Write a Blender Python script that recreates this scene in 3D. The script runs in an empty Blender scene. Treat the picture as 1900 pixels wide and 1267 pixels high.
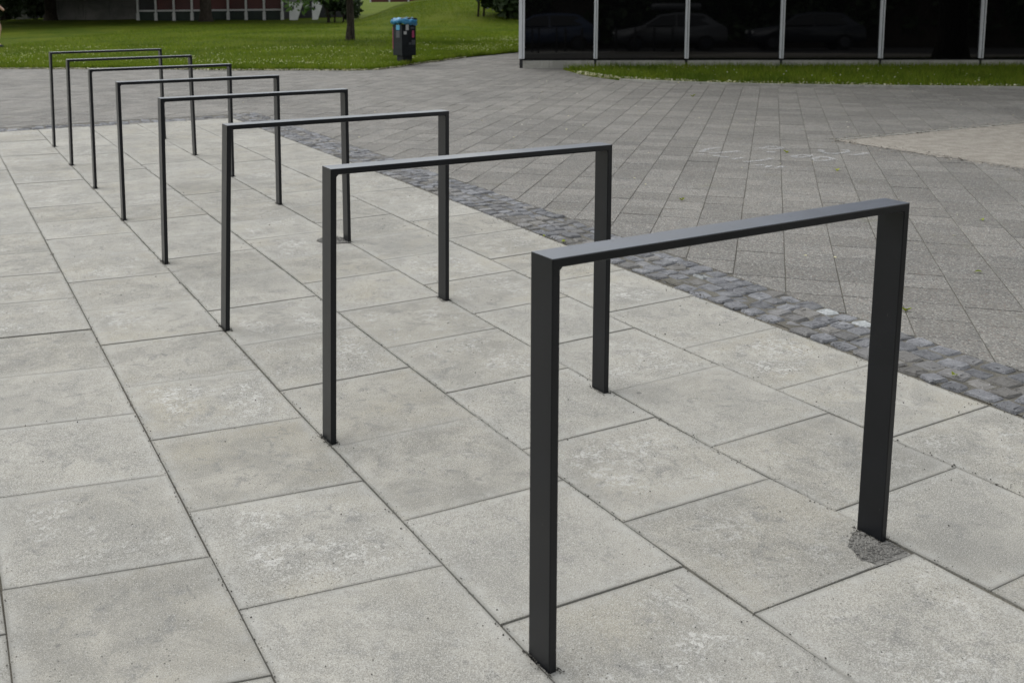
import bpy, bmesh, math, random
import numpy as np
from mathutils import Vector, Matrix
random.seed(11); rng = np.random.default_rng(11)
scene = bpy.context.scene
COL = scene.collection

# ------------------------------------------------------------------ camera
CAM = Vector((-1.1183, -2.0767, 1.3444))
RIGHT = Vector((0.90290977, -0.42974156, -0.00872551))
UP = Vector((0.06585435, 0.11824625, 0.99079818))
FWD = Vector((0.42475539, 0.89517597, -0.13506604))
cd = bpy.data.cameras.new('camera'); cam = bpy.data.objects.new('camera', cd); COL.objects.link(cam)
m = Matrix.Identity(4)
for r in range(3):
    m[r][0] = RIGHT[r]; m[r][1] = UP[r]; m[r][2] = -FWD[r]; m[r][3] = CAM[r]
cam.matrix_world = m
cd.sensor_fit = 'HORIZONTAL'; cd.sensor_width = 36.0; cd.lens = 36.0 * 1899.446 / 1900.0
cd.shift_x = 194.32 / 1900.0; cd.shift_y = -381.94 / 1900.0
cd.clip_start = 0.05; cd.clip_end = 2000
cd.dof.use_dof = True; cd.dof.focus_distance = 3.4; cd.dof.aperture_fstop = 7.5
scene.camera = cam
# ------------------------------------------------------------------ light
SUN_AZ = math.radians(-18)       # direction towards the sun, measured from +Y towards +X
SUN_EL = math.radians(52)
w = bpy.data.worlds.new('World'); scene.world = w; w.use_nodes = True
nt = w.node_tree; bg = nt.nodes['Background']
sky = nt.nodes.new('ShaderNodeTexSky'); sky.sky_type = 'NISHITA'; sky.sun_disc = False
sky.sun_elevation = SUN_EL; sky.sun_rotation = SUN_AZ
sky.air_density = 2.0; sky.dust_density = 0.5; sky.ozone_density = 1.0
hs = nt.nodes.new('ShaderNodeHueSaturation'); hs.inputs['Saturation'].default_value = 0.16   # thin overcast
nt.links.new(sky.outputs[0], hs.inputs['Color']); nt.links.new(hs.outputs[0], bg.inputs['Color'])
bg.inputs['Strength'].default_value = 0.15
sd = bpy.data.lights.new('sun', 'SUN'); sd.energy = 0.9; sd.angle = math.radians(60); sd.color = (1.0, 0.965, 0.91)
so = bpy.data.objects.new('sun', sd); COL.objects.link(so)
sv = Vector((math.sin(SUN_AZ) * math.cos(SUN_EL), math.cos(SUN_AZ) * math.cos(SUN_EL), math.sin(SUN_EL)))
so.rotation_euler = sv.to_track_quat('Z', 'Y').to_euler(); so.location = (0, 0, 30)
vs = scene.view_settings; vs.view_transform = 'Standard'; vs.look = 'None'; vs.gamma = 1.0; vs.use_curve_mapping = False
vs.exposure = 0.58
scene.render.engine = 'CYCLES'

# ------------------------------------------------------------------ helpers
def new_obj(name, mesh, parent=None):
    o = bpy.data.objects.new(name, mesh); COL.objects.link(o)
    if parent is not None: o.parent = parent
    return o
def tag(o, label=None, cat=None, group=None, kind=None):
    if label: o['label'] = label
    if cat: o['category'] = cat
    if group: o['group'] = group
    if kind: o['kind'] = kind
    return o
def thing(name, label, cat, loc=(0, 0, 0), rz=0.0, group=None):
    o = bpy.data.objects.new(name, None); COL.objects.link(o); o.location = loc; o.rotation_euler = (0, 0, rz)
    o.empty_display_size = 0.1
    return tag(o, label, cat, group)
def pyd(name, V, F, mat, parent=None, smooth=False):
    me = bpy.data.meshes.new(name); me.from_pydata([tuple(v) for v in V], [], F); me.materials.append(mat)
    if smooth:
        for p in me.polygons: p.use_smooth = True
    return new_obj(name, me, parent)
def from_bm(name, bm, mat, parent=None, smooth=False):
    me = bpy.data.meshes.new(name); bm.to_mesh(me); bm.free(); me.materials.append(mat)
    if smooth:
        for p in me.polygons: p.use_smooth = True
    return new_obj(name, me, parent)
def np_mesh(name, V, loops, starts, totals, mat, parent=None, smooth=False):
    me = bpy.data.meshes.new(name)
    me.vertices.add(len(V)); me.vertices.foreach_set('co', np.asarray(V, np.float32).ravel())
    me.loops.add(len(loops)); me.loops.foreach_set('vertex_index', np.asarray(loops, np.int32))
    me.polygons.add(len(starts)); me.polygons.foreach_set('loop_start', np.asarray(starts, np.int32))
    me.polygons.foreach_set('loop_total', np.asarray(totals, np.int32))
    me.update(calc_edges=True); me.materials.append(mat)
    return new_obj(name, me, parent)
def set_rnd(o, vals):
    """vals: (nverts,3) random numbers of the piece every vertex belongs to (tints and shifts the material)"""
    a = o.data.color_attributes.new('rnd', 'FLOAT_COLOR', 'POINT')
    vals = np.asarray(vals, np.float32)
    if vals.ndim == 1: vals = np.tile(vals, (len(o.data.vertices), 1))
    a.data.foreach_set('color', np.concatenate([vals, np.ones((len(vals), 1), np.float32)], 1).ravel())
def bm_box(bm, c, s, bevel=0.0, rot=None):
    r = bmesh.ops.create_cube(bm, size=1.0); vs_ = r['verts']
    bmesh.ops.scale(bm, vec=s, verts=vs_)
    if bevel > 0:
        es = list({e for v in vs_ for e in v.link_edges})
        g = bmesh.ops.bevel(bm, geom=es, offset=bevel, segments=2, affect='EDGES', profile=0.6)
        vs_ = list({v for f in g['faces'] for v in f.verts} | {v for v in vs_ if v.is_valid})
    if rot is not None: bmesh.ops.rotate(bm, cent=(0, 0, 0), matrix=rot, verts=vs_)
    bmesh.ops.translate(bm, vec=c, verts=vs_)
    return vs_
def box(name, c, s, mat, parent=None, bevel=0.0, rot=None):
    bm = bmesh.new(); bm_box(bm, c, s, bevel, rot); return from_bm(name, bm, mat, parent)
def tube(bm, pts, rad, n=8, cap=True):
    """tapered tube through pts"""
    rings = []
    for i, p in enumerate(pts):
        p = Vector(p); a = Vector(pts[max(i - 1, 0)]); b = Vector(pts[min(i + 1, len(pts) - 1)])
        t = (b - a).normalized(); s = t.orthogonal() if i == 0 else (s - t * s.dot(t))
        s.normalize(); q = t.cross(s)
        rings.append([bm.verts.new(p + (s * math.cos(k * 2 * math.pi / n) + q * math.sin(k * 2 * math.pi / n)) * rad[i]) for k in range(n)])
    for a, b in zip(rings, rings[1:]):
        for k in range(n): bm.faces.new((a[k], a[(k + 1) % n], b[(k + 1) % n], b[k]))
    if cap:
        bm.faces.new(rings[0][::-1]); bm.faces.new(rings[-1])

# ------------------------------------------------------------------ materials
class NT:
    def __init__(s, name, rough=0.9, spec=0.3):
        s.m = bpy.data.materials.new(name); s.m.use_nodes = True; s.t = s.m.node_tree; s.n = s.t.nodes
        s.b = s.n['Principled BSDF']; s.b.inputs['Roughness'].default_value = rough
        s.b.inputs['Specular IOR Level'].default_value = spec
    def link(s, a, b): s.t.links.new(a, b)
    def node(s, typ, **kw):
        n = s.n.new(typ)
        for k, v in kw.items(): setattr(n, k, v)
        return n
    def val(s, sock, v):
        if isinstance(v, bpy.types.NodeSocket): s.link(v, sock)
        else: sock.default_value = v
    def noise(s, vec, scale, detail=4, rough=0.55, dist=0.0):
        n = s.node('ShaderNodeTexNoise'); s.link(vec, n.inputs['Vector'])
        n.inputs['Scale'].default_value = scale; n.inputs['Detail'].default_value = detail
        n.inputs['Roughness'].default_value = rough; n.inputs['Distortion'].default_value = dist
        return n.outputs['Fac']
    def voro(s, vec, scale, out='Distance', feature='F1', rnd=1.0):
        n = s.node('ShaderNodeTexVoronoi', feature=feature); s.link(vec, n.inputs['Vector'])
        n.inputs['Scale'].default_value = scale; n.inputs['Randomness'].default_value = rnd
        return n.outputs[out]
    def ramp(s, fac, lo, hi, a=0.0, b=1.0):
        n = s.node('ShaderNodeMapRange'); n.clamp = True; n.interpolation_type = 'SMOOTHSTEP'
        s.val(n.inputs['Value'], fac); n.inputs['From Min'].default_value = lo; n.inputs['From Max'].default_value = hi
        n.inputs['To Min'].default_value = a; n.inputs['To Max'].default_value = b
        return n.outputs['Result']
    def math(s, op, a, b=0.0, c=None):
        n = s.node('ShaderNodeMath', operation=op); s.val(n.inputs[0], a); s.val(n.inputs[1], b)
        if c is not None: s.val(n.inputs[2], c)
        return n.outputs[0]
    def mix(s, fac, a, b, mode='MIX'):
        n = s.node('ShaderNodeMix', data_type='RGBA', blend_type=mode); s.val(n.inputs[0], fac)
        for i, v in ((6, a), (7, b)):
            if isinstance(v, tuple) and len(v) == 3: v = (*v, 1)
            s.val(n.inputs[i], v)
        return n.outputs[2]
    def scalec(s, col, f):
        n = s.node('ShaderNodeVectorMath', operation='SCALE'); s.link(col, n.inputs[0]); s.val(n.inputs['Scale'], f)
        return n.outputs[0]
    def pos(s, shift=True, k=9.0):
        g = s.node('ShaderNodeNewGeometry').outputs['Position']
        if not shift: return g
        a = s.rnd(); n = s.node('ShaderNodeVectorMath', operation='MULTIPLY_ADD')
        s.link(a, n.inputs[0]); n.inputs[1].default_value = (k, k, k); s.link(g, n.inputs[2])
        return n.outputs[0]
    def rnd(s):
        if not hasattr(s, '_r'): s._r = s.node('ShaderNodeAttribute', attribute_name='rnd').outputs['Color']
        return s._r
    def rgb(s, c):
        n = s.node('ShaderNodeSeparateColor'); s.link(c, n.inputs[0]); return n.outputs
    def bump(s, h, strength=0.3, dist=0.002):
        n = s.node('ShaderNodeBump'); n.inputs['Strength'].default_value = strength; n.inputs['Distance'].default_value = dist
        s.val(n.inputs['Height'], h); s.link(n.outputs[0], s.b.inputs['Normal'])
    def done(s, col):
        s.val(s.b.inputs['Base Color'], col if isinstance(col, bpy.types.NodeSocket) else (*col, 1)); return s.m

def m_plain(name, col, rough=0.6, spec=0.4, var=0.12, scale=6.0, metal=0.0):
    k = NT(name, rough, spec); p = k.pos(False)
    f = k.noise(p, scale, 5, 0.6); g = k.noise(p, scale * 14, 3, 0.6)
    c = k.mix(k.ramp(f, .3, .7), tuple(x * (1 - var) for x in col), tuple(min(1, x * (1 + var)) for x in col))
    c = k.mix(k.ramp(g, .35, .75, 0, .35), c, tuple(x * (1 - var * 1.6) for x in col))
    k.b.inputs['Metallic'].default_value = metal
    k.val(k.b.inputs['Roughness'], k.ramp(g, .3, .7, rough * .9, min(1, rough * 1.1)))
    return k.done(c)

def m_slab():
    k = NT('concrete_slab', 0.92, 0.25); p = k.pos(True); pw = k.pos(False); R = k.rgb(k.rnd())
    uv = k.node('ShaderNodeUVMap', uv_map='uv').outputs[0]
    sx = k.node('ShaderNodeSeparateXYZ'); k.link(uv, sx.inputs[0])
    ex = k.math('SUBTRACT', 0.5, k.math('ABSOLUTE', k.math('SUBTRACT', sx.outputs[0], 0.5)))
    ey = k.math('SUBTRACT', 0.5, k.math('ABSOLUTE', k.math('SUBTRACT', sx.outputs[1], 0.5)))
    edge = k.math('MINIMUM', ex, ey)                       # 0 on the rim, .5 in the middle of the slab
    wob = k.noise(p, 7.0, 5, .65)
    mid = k.ramp(k.math('ADD', edge, k.math('MULTIPLY', k.math('SUBTRACT', wob, .5), .5)), .03, .25)
    big = k.noise(p, 4.6, 8, 0.70, .5)
    c = k.mix(k.ramp(big, .34, .66), (.268, .257, .226), (.422, .400, .346))
    c = k.mix(k.ramp(R[0], 0, 1, 0, .30), c, (.300, .296, .278))
    warm = k.noise(p, 3.3, 5, .62)
    c = k.mix(k.math('MULTIPLY', k.ramp(warm, .46, .70), k.ramp(R[2], .1, .9, .15, .75)), c, (.375, .345, .275))
    wide = k.noise(pw, 1.1, 5, .62)                         # run-off stains that cross the joints
    c = k.mix(k.ramp(wide, .48, .70, 0, .55), c, (.222, .217, .198))
    smud = k.noise(p, 17.0, 8, .72, .5)
    c = k.mix(k.math('MULTIPLY', k.ramp(smud, .50, .66), k.ramp(mid, 0, 1, .10, .80)), c, (.200, .197, .184))
    # pale lime bloom, only on some slabs
    b1 = k.noise(p, 85.0, 6, .68, .2); b0 = k.noise(p, 30.0, 5, .65, .2); area = k.noise(p, 5.2, 5, .65, .3)
    bl = k.math('MULTIPLY', k.ramp(k.math('ADD', k.math('MULTIPLY', b1, .6), k.math('MULTIPLY', b0, .4)), .49, .58), k.ramp(area, .42, .60))
    bl = k.math('MULTIPLY', k.math('MULTIPLY', bl, k.ramp(mid, 0, 1, .08, 1)), k.ramp(R[1], .2, .7, .10, .92))
    c = k.mix(bl, c, (.53, .52, .49))
    b2 = k.noise(p, 130.0, 4, .65)
    c = k.mix(k.math('MULTIPLY', k.ramp(b2, .57, .67), k.ramp(area, .60, .40, .05, .55)), c, (.19, .188, .18))
    # grain
    g1 = k.noise(p, 430.0, 2, .6); g2 = k.noise(p, 190.0, 4, .65)
    c = k.mix(k.ramp(g1, .53, .66, 0, .72), c, (.56, .55, .51))
    c = k.mix(k.ramp(g1, .47, .34, 0, .75), c, (.135, .131, .122))
    c = k.mix(k.ramp(g2, .44, .32, 0, .62), c, (.165, .161, .150))
    c = k.mix(k.ramp(g2, .58, .70, 0, .50), c, (.54, .53, .50))
    fl = k.voro(p, 95.0); c = k.mix(k.math('MULTIPLY', k.ramp(fl, .16, .10), k.ramp(area, .38, .6, .15, .75)), c, (.60, .595, .57))
    # pits, more of them on some slabs
    v = k.voro(p, 52.0); pm = k.noise(p, 3.5, 4, .55)
    pits = k.math('MULTIPLY', k.ramp(v, .125, .06), k.ramp(k.math('ADD', pm, k.math('MULTIPLY', R[2], .20)), .54, .66))
    c = k.mix(pits, c, (.055, .053, .048))
    gum = k.math('MULTIPLY', k.ramp(k.voro(pw, 1.9), .030, .024), .7); c = k.mix(gum, c, (.13, .128, .122))
    scuff = k.node('ShaderNodeMapping'); k.link(pw, scuff.inputs[0]); scuff.inputs['Scale'].default_value = (1.0, .16, 1); scuff.inputs['Rotation'].default_value = (0, 0, .9)
    sf = k.noise(scuff.outputs[0], 26, 4, .6, .15); c = k.mix(k.math('MULTIPLY', k.ramp(sf, .66, .74, 0, .5), k.ramp(wide, .38, .5)), c, (.17, .168, .16))
    rust = k.math('MULTIPLY', k.ramp(k.noise(pw, 2.3, 5, .7), .735, .80), .6); c = k.mix(rust, c, (.36, .235, .11))
    # dirt along the rim
    rn = k.noise(p, 22, 5, .7)
    rim = k.math('MULTIPLY', k.ramp(edge, .022, .0), k.ramp(rn, .38, .62, .10, .85))
    c = k.mix(rim, c, (.135, .128, .108))
    c = k.mix(k.math('MULTIPLY', k.ramp(edge, .11, .02), k.ramp(rn, .35, .65, .0, .45)), c, (.415, .41, .385))
    c = k.scalec(c, k.ramp(R[0], 0, 1, .95, 1.08))
    k.bump(k.math('ADD', k.math('MULTIPLY', g2, .9), k.math('SUBTRACT', g1, k.math('MULTIPLY', pits, 2.5))), .5, .0018)
    return k.done(c)

def m_paver(name='concrete_paver', tint=1.0):
    k = NT(name, 0.93, 0.25); p = k.pos(True); pw = k.pos(False); R = k.rgb(k.rnd())
    big = k.noise(pw, .55, 5, .6); loc = k.noise(p, 6, 5, .6)
    c = k.mix(k.ramp(big, .36, .64), (.178, .171, .157), (.222, .212, .192))
    c = k.mix(k.ramp(loc, .42, .70, 0, .55), c, (.152, .151, .146))
    # exposed aggregate
    cell = k.node('ShaderNodeTexVoronoi'); k.link(p, cell.inputs['Vector']); cell.inputs['Scale'].default_value = 165
    cr = k.rgb(cell.outputs['Color'])
    c = k.mix(k.ramp(cr[0], .66, .92, 0, .62), c, (.42, .41, .38))
    c = k.mix(k.ramp(cr[1], .64, .92, 0, .66), c, (.070, .069, .067))
    c = k.mix(k.ramp(cr[2], .90, .99, 0, .45), c, (.26, .18, .14))
    g = k.noise(p, 330, 2, .6); c = k.mix(k.ramp(g, .55, .75, 0, .4), c, (.33, .32, .30))
    moss = k.math('MULTIPLY', k.ramp(k.noise(pw, 3.0, 5, .65), .60, .74), .35)
    c = k.mix(moss, c, (.145, .145, .085))
    f = k.math('MULTIPLY', k.ramp(R[0], 0, 1, .88, 1.10), tint)
    c = k.scalec(c, f)
    k.bump(k.math('ADD', cell.outputs['Distance'], g), .5, .0022)
    return k.done(c)

def m_cobble():
    k = NT('slate_cobble', 0.72, 0.4); p = k.pos(True); R = k.rgb(k.rnd())
    f = k.noise(p, 16, 6, .66, .5)
    c = k.mix(k.ramp(f, .3, .7), (.118, .121, .131), (.232, .235, .246))
    c = k.mix(k.ramp(R[2], .50, .95, 0, .7), c, (.185, .172, .150))
    v = k.noise(p, 55, 4, .65, .8); c = k.mix(k.ramp(v, .60, .72, 0, .55), c, (.34, .34, .36))
    g = k.noise(p, 260, 2, .6)
    c = k.mix(k.ramp(g, .56, .72, 0, .5), c, (.35, .34, .34)); c = k.mix(k.ramp(g, .42, .28, 0, .6), c, (.05, .05, .055))
    light = k.ramp(R[1], .985, .99)                         # a few blocks are pale granite
    c = k.mix(light, c, k.mix(k.ramp(v, .4, .7), (.31, .325, .33), (.44, .45, .445)))
    c = k.scalec(c, k.ramp(R[0], 0, 1, .78, 1.22))
    k.bump(k.math('ADD', k.math('MULTIPLY', f, 3.0), k.math('ADD', v, g)), .7, .006)
    return k.done(c)

def m_grit(name, a, b, scale=220, warm=(.20, .16, .12)):
    k = NT(name, .95, .2); p = k.pos(False)
    f = k.noise(p, 9, 5, .6); c = k.mix(k.ramp(f, .35, .65), a, b)
    g = k.noise(p, scale, 3, .65); c = k.mix(k.ramp(g, .55, .72, 0, .7), c, tuple(min(1, x * 2.1) for x in b))
    c = k.mix(k.ramp(g, .44, .28, 0, .8), c, tuple(x * .35 for x in a))
    c = k.mix(k.ramp(k.noise(p, 38, 3, .6), .62, .75, 0, .5), c, warm)
    k.bump(g, .8, .006)
    return k.done(c)

def m_lawn():
    k = NT('lawn_turf', .95, .05); p = k.pos(False)
    f = k.noise(p, .35, 5, .62); g = k.noise(p, 2.6, 5, .65); h = k.noise(p, 21, 4, .65)
    c = k.mix(k.ramp(f, .35, .66), (.045, .080, .006), (.112, .140, .012))
    c = k.mix(k.ramp(g, .42, .68, 0, .7), c, (.125, .140, .016))
    c = k.mix(k.ramp(h, .45, .70, 0, .7), c, (.030, .062, .006))
    k.bump(h, 1.0, .05)
    return k.done(c)

def m_leaf(name, a, b, trans=.35, rough=.55):
    k = NT(name, rough, .3); R = k.rgb(k.rnd())
    c = k.mix(R[0], a, b); c = k.scalec(c, k.ramp(R[1], 0, 1, .75, 1.25))
    k.done(c)
    tr = k.node('ShaderNodeBsdfTranslucent'); k.link(k.scalec(c, 1.1), tr.inputs['Color'])
    mx = k.node('ShaderNodeMixShader'); mx.inputs[0].default_value = trans
    k.link(k.b.outputs[0], mx.inputs[1]); k.link(tr.outputs[0], mx.inputs[2])
    k.link(mx.outputs[0], k.n['Material Output'].inputs['Surface'])
    return k.m

def m_bark():
    k = NT('bark', .95, .15); p = k.pos(False)
    mp = k.node('ShaderNodeMapping'); k.link(p, mp.inputs[0]); mp.inputs['Scale'].default_value = (1, 1, .25)
    f = k.noise(mp.outputs[0], 22, 6, .7, .6)
    c = k.mix(k.ramp(f, .35, .65), (.018, .015, .012), (.062, .052, .042)); k.bump(f, 1.0, .03)
    return k.done(c)

def m_powder(name, col=(.0040, .0050, .0072)):
    k = NT(name, .36, .20); p = k.pos(False)
    f = k.noise(p, 9, 4, .6); g = k.noise(p, 55, 3, .6)
    k.val(k.b.inputs['Roughness'], k.ramp(f, .3, .7, .33, .41))
    c = k.mix(k.ramp(f, .4, .7), col, tuple(x * 1.3 for x in col))
    # sky reflection painted as a pale bluish colour on up-facing faces
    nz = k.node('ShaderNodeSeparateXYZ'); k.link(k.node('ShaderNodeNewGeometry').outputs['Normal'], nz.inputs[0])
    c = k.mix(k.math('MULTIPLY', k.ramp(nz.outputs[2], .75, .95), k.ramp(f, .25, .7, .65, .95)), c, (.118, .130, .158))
    k.b.inputs['Coat Weight'].default_value = .30; k.b.inputs['Coat Roughness'].default_value = .25
    # scuffs from locks
    mp = k.node('ShaderNodeMapping'); k.link(p, mp.inputs[0]); mp.inputs['Scale'].default_value = (1, 1, .18); mp.inputs['Rotation'].default_value = (.3, .5, 0)
    sc = k.noise(mp.outputs[0], 130, 3, .6, .2); c = k.mix(k.math('MULTIPLY', k.ramp(sc, .70, .76, 0, .55), k.ramp(g, .5, .6)), c, (.09, .09, .09))
    c = k.mix(k.ramp(g, .60, .8, 0, .6), c, (.012, .012, .013))
    return k.done(c)

def m_glass_black():
    k = NT('black_glass', .02, .5); p = k.pos(False)
    k.b.inputs['IOR'].default_value = 1.5
    f = k.noise(p, .9, 2, .5); k.bump(f, .03, .02)
    d = k.noise(p, 30, 5, .65); k.val(k.b.inputs['Roughness'], k.ramp(d, .4, .8, .015, .05))
    return k.done((.0025, .0026, .003))

def m_concrete(name, a, b, scale=1.6):
    k = NT(name, .9, .25); p = k.pos(False)
    f = k.noise(p, scale, 7, .68, .5); c = k.mix(k.ramp(f, .34, .66), a, b)
    mp = k.node('ShaderNodeMapping'); k.link(p, mp.inputs[0]); mp.inputs['Scale'].default_value = (1, 1, .12)
    st = k.noise(mp.outputs[0], 6, 5, .7); c = k.mix(k.ramp(st, .52, .72, 0, .6), c, tuple(x * .55 for x in a))
    g = k.noise(p, 130, 3, .6); c = k.mix(k.ramp(g, .5, .7, 0, .3), c, tuple(x * .6 for x in a))
    k.bump(k.math('ADD', f, g), .4, .006)
    return k.done(c)

M_SLAB = m_slab(); M_PAVER = m_paver(); M_COB = m_cobble()
M_JOINT = m_grit('joint_sand', (.120, .112, .092), (.180, .166, .136), 260)
M_PJOINT = m_grit('paver_joint', (.120, .115, .096), (.175, .165, .138), 260)
M_COBJ = m_grit('cobble_grout', (.110, .104, .090), (.175, .166, .142), 240)
M_SAND = m_grit('sandy_gravel', (.268, .244, .210), (.352, .325, .284), 95, (.20, .155, .13))
M_GRAV = m_grit('grey_gravel', (.150, .145, .134), (.265, .257, .238), 240, (.30, .20, .15))
M_CRUMB = m_grit('dark_grit', (.075, .072, .064), (.130, .124, .110), 170)
M_ROAD = m_grit('asphalt', (.045, .045, .046), (.062, .062, .062), 160)
M_LAWN = m_lawn()
def m_grass():
    m_ = m_leaf('grass_blade', (.090, .160, .008), (.190, .240, .020), .40, .9); t = m_.node_tree; k = NT.__new__(NT); k.m = m_; k.t = t; k.n = t.nodes
    src = [l.from_socket for l in t.links if l.to_socket == t.nodes['Principled BSDF'].inputs['Base Color']][0]
    p = k.pos(False); f = k.noise(p, .55, 5, .62); g = k.noise(p, 2.4, 4, .6)
    c = k.mix(k.ramp(f, .46, .66, 0, .75), src, (.052, .095, .006)); c = k.mix(k.ramp(g, .52, .70, 0, .6), c, (.235, .255, .040))
    k.link(c, t.nodes['Principled BSDF'].inputs['Base Color'])
    for n in t.nodes:
        if n.type == 'BSDF_TRANSLUCENT': k.link(c, n.inputs['Color'])
    return m_
M_GRASS = m_grass()
M_BARK = m_bark()
M_LEAF = m_leaf('tree_leaf', (.045, .095, .020), (.095, .165, .035))
M_LEAFD = m_leaf('dark_leaf', (.016, .032, .012), (.034, .055, .020), .15)
M_CREAM = m_leaf('blossom', (.62, .58, .32), (.74, .72, .58), .2)
M_FLOWER = m_leaf('clover_flower', (.36, .40, .13), (.54, .55, .30), .2)
M_WEED = m_leaf('weed_leaf', (.20, .26, .02), (.34, .36, .03), .3)
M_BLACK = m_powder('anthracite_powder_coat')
M_GLASS = m_glass_black()
M_ALU = m_plain('light_aluminium', (.56, .575, .60), .42, .5, .05, 4.0)
M_CONC = m_concrete('plinth_concrete', (.27, .265, .24), (.40, .39, .355), 2.4)
M_CONCD = m_concrete('wall_concrete', (.15, .15, .145), (.235, .232, .222), .9)
M_WHITE = m_plain('white_paint', (.55, .56, .56), .6, .4, .08, 1.4)
M_RED = m_plain('dark_red_panel', (.085, .020, .020), .5, .4, .25, .8)
M_GREEN = m_plain('dark_green_board', (.020, .034, .028), .6, .3, .2, .8)
M_DARK = m_plain('dark_cladding', (.030, .031, .033), .6, .3, .2, .6)

# ------------------------------------------------------------------ ground sheet
def sheet(name, poly, z, mat, kind='structure'):
    o = pyd(name, [(x, y, z) for x, y in poly], [list(range(len(poly)))], mat); return tag(o, kind=kind)
sheet('ground', [(-600, -600), (600, -600), (600, 600), (-600, 600)], -0.10, M_LAWN)
sheet('road', [(-60, -40), (60, -40), (60, -4.2), (-60, -4.2)], -0.045, M_ROAD)

# ------------------------------------------------------------------ slab paving
def interp(tab, v):
    if v <= tab[0][0]:
        (v0, u0), (v1, u1) = tab[0], tab[1]; return u0
    for (v0, u0), (v1, u1) in zip(tab, tab[1:]):
        if v <= v1: return u0 + (u1 - u0) * (v - v0) / (v1 - v0)
    return tab[-1][1]
LINES = {
 'Z': [(-1.5, -1.052), (.3, -1.030), (2, -1.035), (9, -1.04)],
 'B': [(-.4, -.564), (.6, -.558), (3, -.552), (9, -.545)],
 'A': [(-.3, -.068), (.9, -.076), (2.6, -.065), (9, -.062)],
 'C': [(-.74, .465), (-.3, .438), (.4, .425), (1.6, .428), (2.9, .448), (9, .452)],
 'D': [(-.70, .994), (-.30, .962), (.16, .938), (1.6, .936), (2.8, .952), (9, .955)],
 'E': [(-.4, 1.484), (.2, 1.455), (1.1, 1.432), (2.2, 1.455), (3.6, 1.468), (9, 1.472)],
 'F': [(-.3, 1.972), (.9, 1.955), (1.85, 1.952), (2.9, 1.985), (4, 2.0), (9, 2.01)]}
for i, nme in enumerate(('Y', 'X', 'W', 'V')):
    LINES[nme] = [(v, u - .495 * (i + 1)) for v, u in LINES['Z']]
P = .4885
# columns: left line, right line, measured joints (v on the left line), skew (v right minus v left)
def series(known, lo, hi):
    s = sorted(known)
    out = [s[0]]
    for a, b in zip(s, s[1:]):
        n = max(1, round((b - a) / P)); out += [a + (b - a) * k / n for k in range(1, n + 1)]
    while out[0] > lo: out.insert(0, out[0] - .485)
    while out[-1] < hi: out.append(out[-1] + P)
    return out
VEND = 9.11
COLS = [('V', 'W', [.1], -.07), ('W', 'X', [.35], -.07), ('X', 'Y', [.02], -.07), ('Y', 'Z', [.20, .66], -.07),
        ('Z', 'B', [.305, .785, 1.272, 1.755, 2.226, 2.720, 3.205, 3.686, 4.180], -.072),
        ('B', 'A', [-.009, .472, .965, 1.443, 2.418, 2.913, 3.403, 4.384, 5.846], -.040),
        ('A', 'C', [-.311, .179, .671, 1.168, 1.676, 2.168, 2.658, 3.631, 4.137, 5.108], .006),
        ('C', 'D', [-.518, -.077, .400, .891, 1.902, 2.383], .014),
        ('D', 'E', [-.689, -.276, .162, 1.617, 2.105, 2.611], .028),
        ('E', 'F', [-.029, .412, .878, 2.371, 2.870], .028)]
GAP = .0021
paving = sheet('slab_paving', [(-3.4, -4.2), (2.0, -4.2), (2.0, 9.2), (-3.4, 9.2)], -.0065, M_JOINT)

def prism(name, poly, z, h, ch, mat, parent, tilt=(0, 0), uvs=None, rnd=None):
    """slab-like piece: polygon top with a small arris and sides; the origin sits at the piece"""
    n = len(poly); cx = sum(p[0] for p in poly) / n; cy = sum(p[1] for p in poly) / n
    V = []; F = []
    def zz(x, y): return z + tilt[0] * (x - cx) + tilt[1] * (y - cy)
    ins = []
    for i in range(n):
        a = Vector(poly[i - 1]); b = Vector(poly[i]); c = Vector(poly[(i + 1) % n])
        e1 = (b - a).normalized(); e2 = (c - b).normalized()
        n1 = Vector((-e1.y, e1.x)); n2 = Vector((-e2.y, e2.x)); k = (n1 + n2)
        k = k / max(.35, k.dot(n1)); ins.append(b + k * ch)
    for q in ins: V.append((q.x - cx, q.y - cy, zz(q.x, q.y)))
    for q in poly: V.append((q[0] - cx, q[1] - cy, zz(q[0], q[1]) - ch * .8))
    for q in poly: V.append((q[0] - cx, q[1] - cy, z - h))
    F.append(list(range(n)))
    for L_ in (0, n):
        for i in range(n):
            j = (i + 1) % n; F.append([L_ + i, L_ + n + i, L_ + n + j, L_ + j])
    o = pyd(name, V, F, mat, parent); o.location = (cx, cy, 0)
    if uvs is not None:
        ul = o.data.uv_layers.new(name='uv')
        for l in o.data.loops: ul.data[l.index].uv = uvs[l.vertex_index % n]
    set_rnd(o, rng.random(3) if rnd is None else rnd)
    return o

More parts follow.
